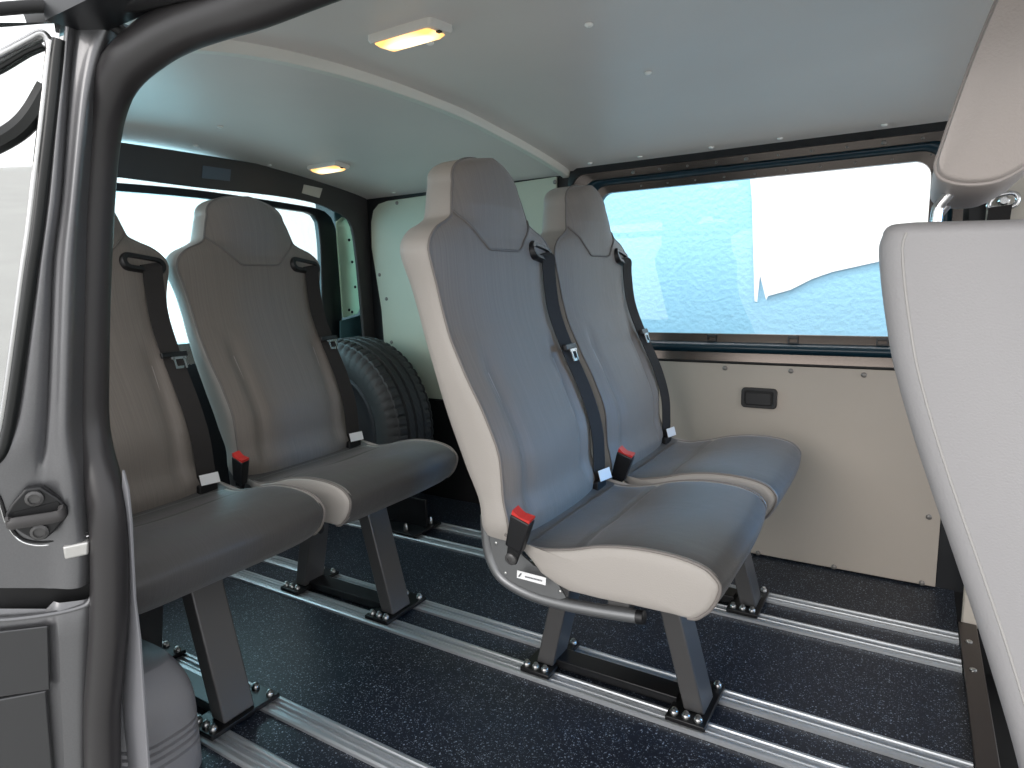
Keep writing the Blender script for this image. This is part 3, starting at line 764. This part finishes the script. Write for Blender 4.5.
# front seat seen from the side
fs = thing('front_seat', 'pale grey front seat with headrest at right edge of view', 'seat', (.6,-.1,-.12))
o_ = fs.location.copy()
yN, yF = -.30, .14
edge_px=[(881,234),(877,250),(880,290),(886,333),(893,371),(911,436),(936,512),(951,555),(977,632),(995,690),(1017,765),(1038,850)]
eg=smoothpath([onY(p,yN) for p in edge_px],4)
def front_of(p): # front face of the backrest, thicker toward the bottom
    t=(eg[0].z-p.z)
    return p+V((.17+.04*min(1,t/.3),0,-.004))
bm=NB(); rings=[]
n=len(eg)
secs=[]
topz=max(p.z for p in eg)+.006
for i,p in enumerate(eg):
    q=front_of(p); t=p.z
    r=.03
    pts=[]
    for y,dx in ((yN,.022),(yN+.006,.009),(yN+.018,.002),(yN+.035,0),(yF-.035,0),(yF-.018,.002),(yF-.006,.009),(yF,.022)):
        pts.append(V((p.x+dx,y,p.z)))
    for y,dx in ((yF,-.03),(yF-.01,-.01),(yF-.03,0),(yN+.03,0),(yN+.01,-.01),(yN,-.03)):
        pts.append(V((q.x+dx,y,q.z)))
    rings.append(pts)
# rounded top
r0=rings[0]; c0=sum(r0,V())/len(r0); topr=[]
for k in (1,2,3,4):
    a=math.pi/2*k/4
    s=1-.14*(1-math.cos(a)); topr.append([V((c0.x+(p.x-c0.x)*s, c0.y+(p.y-c0.y)*s, p.z+.012*math.sin(a))) for p in r0])
rings=topr[::-1]+rings
loft(bm,[[p-o_ for p in r] for r in rings]); obj('backrest', bm, SEATL, fs, ang=60)
obj('backrest_seam', tube([V((p.x+.023,yN+.0004,p.z))-o_ for p in eg], .0016, 6, V((0,1,0))), mat('pale_seam',(168,165,163),.6), fs)
b0=eg[-1]
obj('seat_base', boxes(((b0.x+.07-o_.x,yN-o_.y,.0),(b0.x+.5-o_.x,yF-o_.y,.26-o_.z+ -.0))), SEATL, fs, bevel=.03)
# headrest
hy0,hy1=-.285,.02
hp_=[(1005,-20),(990,15),(975,52),(958,98),(943,142),(936,166),(944,178),(969,183),(1000,179),(1030,163)]
hl=[onY(p,hy0) for p in hp_]
hl=smoothpath(hl,4)
fr_=[V((hl[0].x+.16,hy0,hl[0].z+.03)), V((hl[0].x+.09,hy0,hl[0].z+.09)), V((hl[0].x+.03,hy0,hl[0].z+.07))]
last=hl[-1]; loop=hl+[V((last.x+.03,hy0,last.z+.07))]+fr_
cc=sum(loop,V())/len(loop)
rings=[]
for y,s in ((hy0+.0,.93),(hy0+.004,.97),(hy0+.012,.995),(hy0+.03,1.03),(hy0+.08,1.06),(hy1-.08,1.06),(hy1-.03,1.03),(hy1-.012,.99),(hy1,.93)):
    rings.append([V((cc.x+(p.x-cc.x)*s, y, cc.z+(p.z-cc.z)*s))-o_ for p in loop])
bm=NB(); loft(bm,rings); hd=obj('headrest', bm, SEATT, fs, ang=60)
obj('headrest_seam', tube([V((cc.x+(p.x-cc.x)*1.0, hy0+.0115, cc.z+(p.z-cc.z)*1.0))-o_ for p in hl], .0022, 6, V((0,1,0))), mat('headrest_piping',(160,152,148),.6), hd)
for y in (-.2,-.06):
    a=onY((938,196),y)
    obj('headrest_post', tube([V((a.x+.03,y,.955))-o_, V((a.x+.006,y,.92))-o_, V((a.x,y,.905))-o_, V((a.x,y,.85))-o_], .006, 12, V((0,1,0)), sub=4), CHR, fs)

# ------------------------------------------------------------------ outside
struct(obj('ground_outside', boxes(((-14,-14,-.62),(14,14,-.55))), mat('pale_concrete',(178,178,174),.8,var=.05,vscale=2), smooth=False))
wall_m = mat('blue_plaster', (150,208,236), .8, bump=.25, bscale=40)
for nd in wall_m.node_tree.nodes:
    if nd.type=='BUMP': nd.inputs['Distance'].default_value=.03
YO=2.3
struct(obj('wall_outside', boxes(((-3.2,YO,-.6),(1.6,YO+.2,1.75))), wall_m, smooth=False))
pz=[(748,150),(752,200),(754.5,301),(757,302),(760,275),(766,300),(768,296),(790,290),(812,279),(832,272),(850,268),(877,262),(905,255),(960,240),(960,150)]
tag(obj('bright_patch_panel', plate([onY(p,YO-.012) for p in pz],(0,-1,0),.006), mat('bright_patch_white',(252,252,252),.8), smooth=False), 'bright white ragged-edged patch against blue wall outside the window','bright_patch')  # added panel standing in for the bright patch outside, no real cloth there

# ------------------------------------------------------------------ light
sc_ = bpy.context.scene
w = bpy.data.worlds.new('world'); sc_.world = w; w.use_nodes = True; nt = w.node_tree
bg = nt.nodes['Background']; tcw=nt.nodes.new('ShaderNodeTexCoord'); sepw=nt.nodes.new('ShaderNodeSeparateXYZ')
nt.links.new(tcw.outputs['Generated'], sepw.inputs[0])
bg.inputs[0].default_value=(.97,.98,1,1)
bg.inputs[1].default_value = 1.9
def sun(name, rot, e, col, ang):
    l=bpy.data.lights.new(name,'SUN'); l.energy=e; l.color=col; l.angle=math.radians(ang); o=bpy.data.objects.new(name,l); C.objects.link(o); o.rotation_euler=rot; return o
def sun_dir(name, d, e, col, ang):
    o=sun(name,(0,0,0),e,col,ang); o.rotation_euler = V(d).to_track_quat('-Z','Y').to_euler(); return o
sun_dir('sun_key', (.12,.95,-.30), .9, (1,.95,.90), 25)
def area(name, loc, d, sx, sy, e, col):
    l=bpy.data.lights.new(name,'AREA'); l.shape='RECTANGLE'; l.size=sx; l.size_y=sy; l.energy=e; l.color=col
    o=bpy.data.objects.new(name,l); C.objects.link(o); o.location=loc; o.rotation_euler=V(d).to_track_quat('-Z','Y').to_euler(); return o
a_=area('blue_cushion_fill', (1.5,.75,.88), (-1.45,-.58,-.46), .6, .3, 2.3, (.08,.45,1)); a_.data.spread=math.radians(50)  # added blue lamp standing in for windscreen sky light, aimed at front cushions
area('windscreen_fill', (2.0,.25,1.0), (-1,.0,-.15), 1.3, .6, 2.5, (.65,.82,1))
area('rear_window_light', (-2.3,.1,.95), (1,0,-.3), 1.3, .6, 16, (.42,.85,1))
area('wall_wash', (-.6,1.55,2.9), (0,.45,-1), 3.6, .5, 60, (1,1,1))  # added lamp brightening the outside wall from its top
vs = sc_.view_settings
vs.view_transform='Standard'; vs.look='None'; vs.exposure=0.0; vs.gamma=1.0
sc_.cycles.use_denoising=True
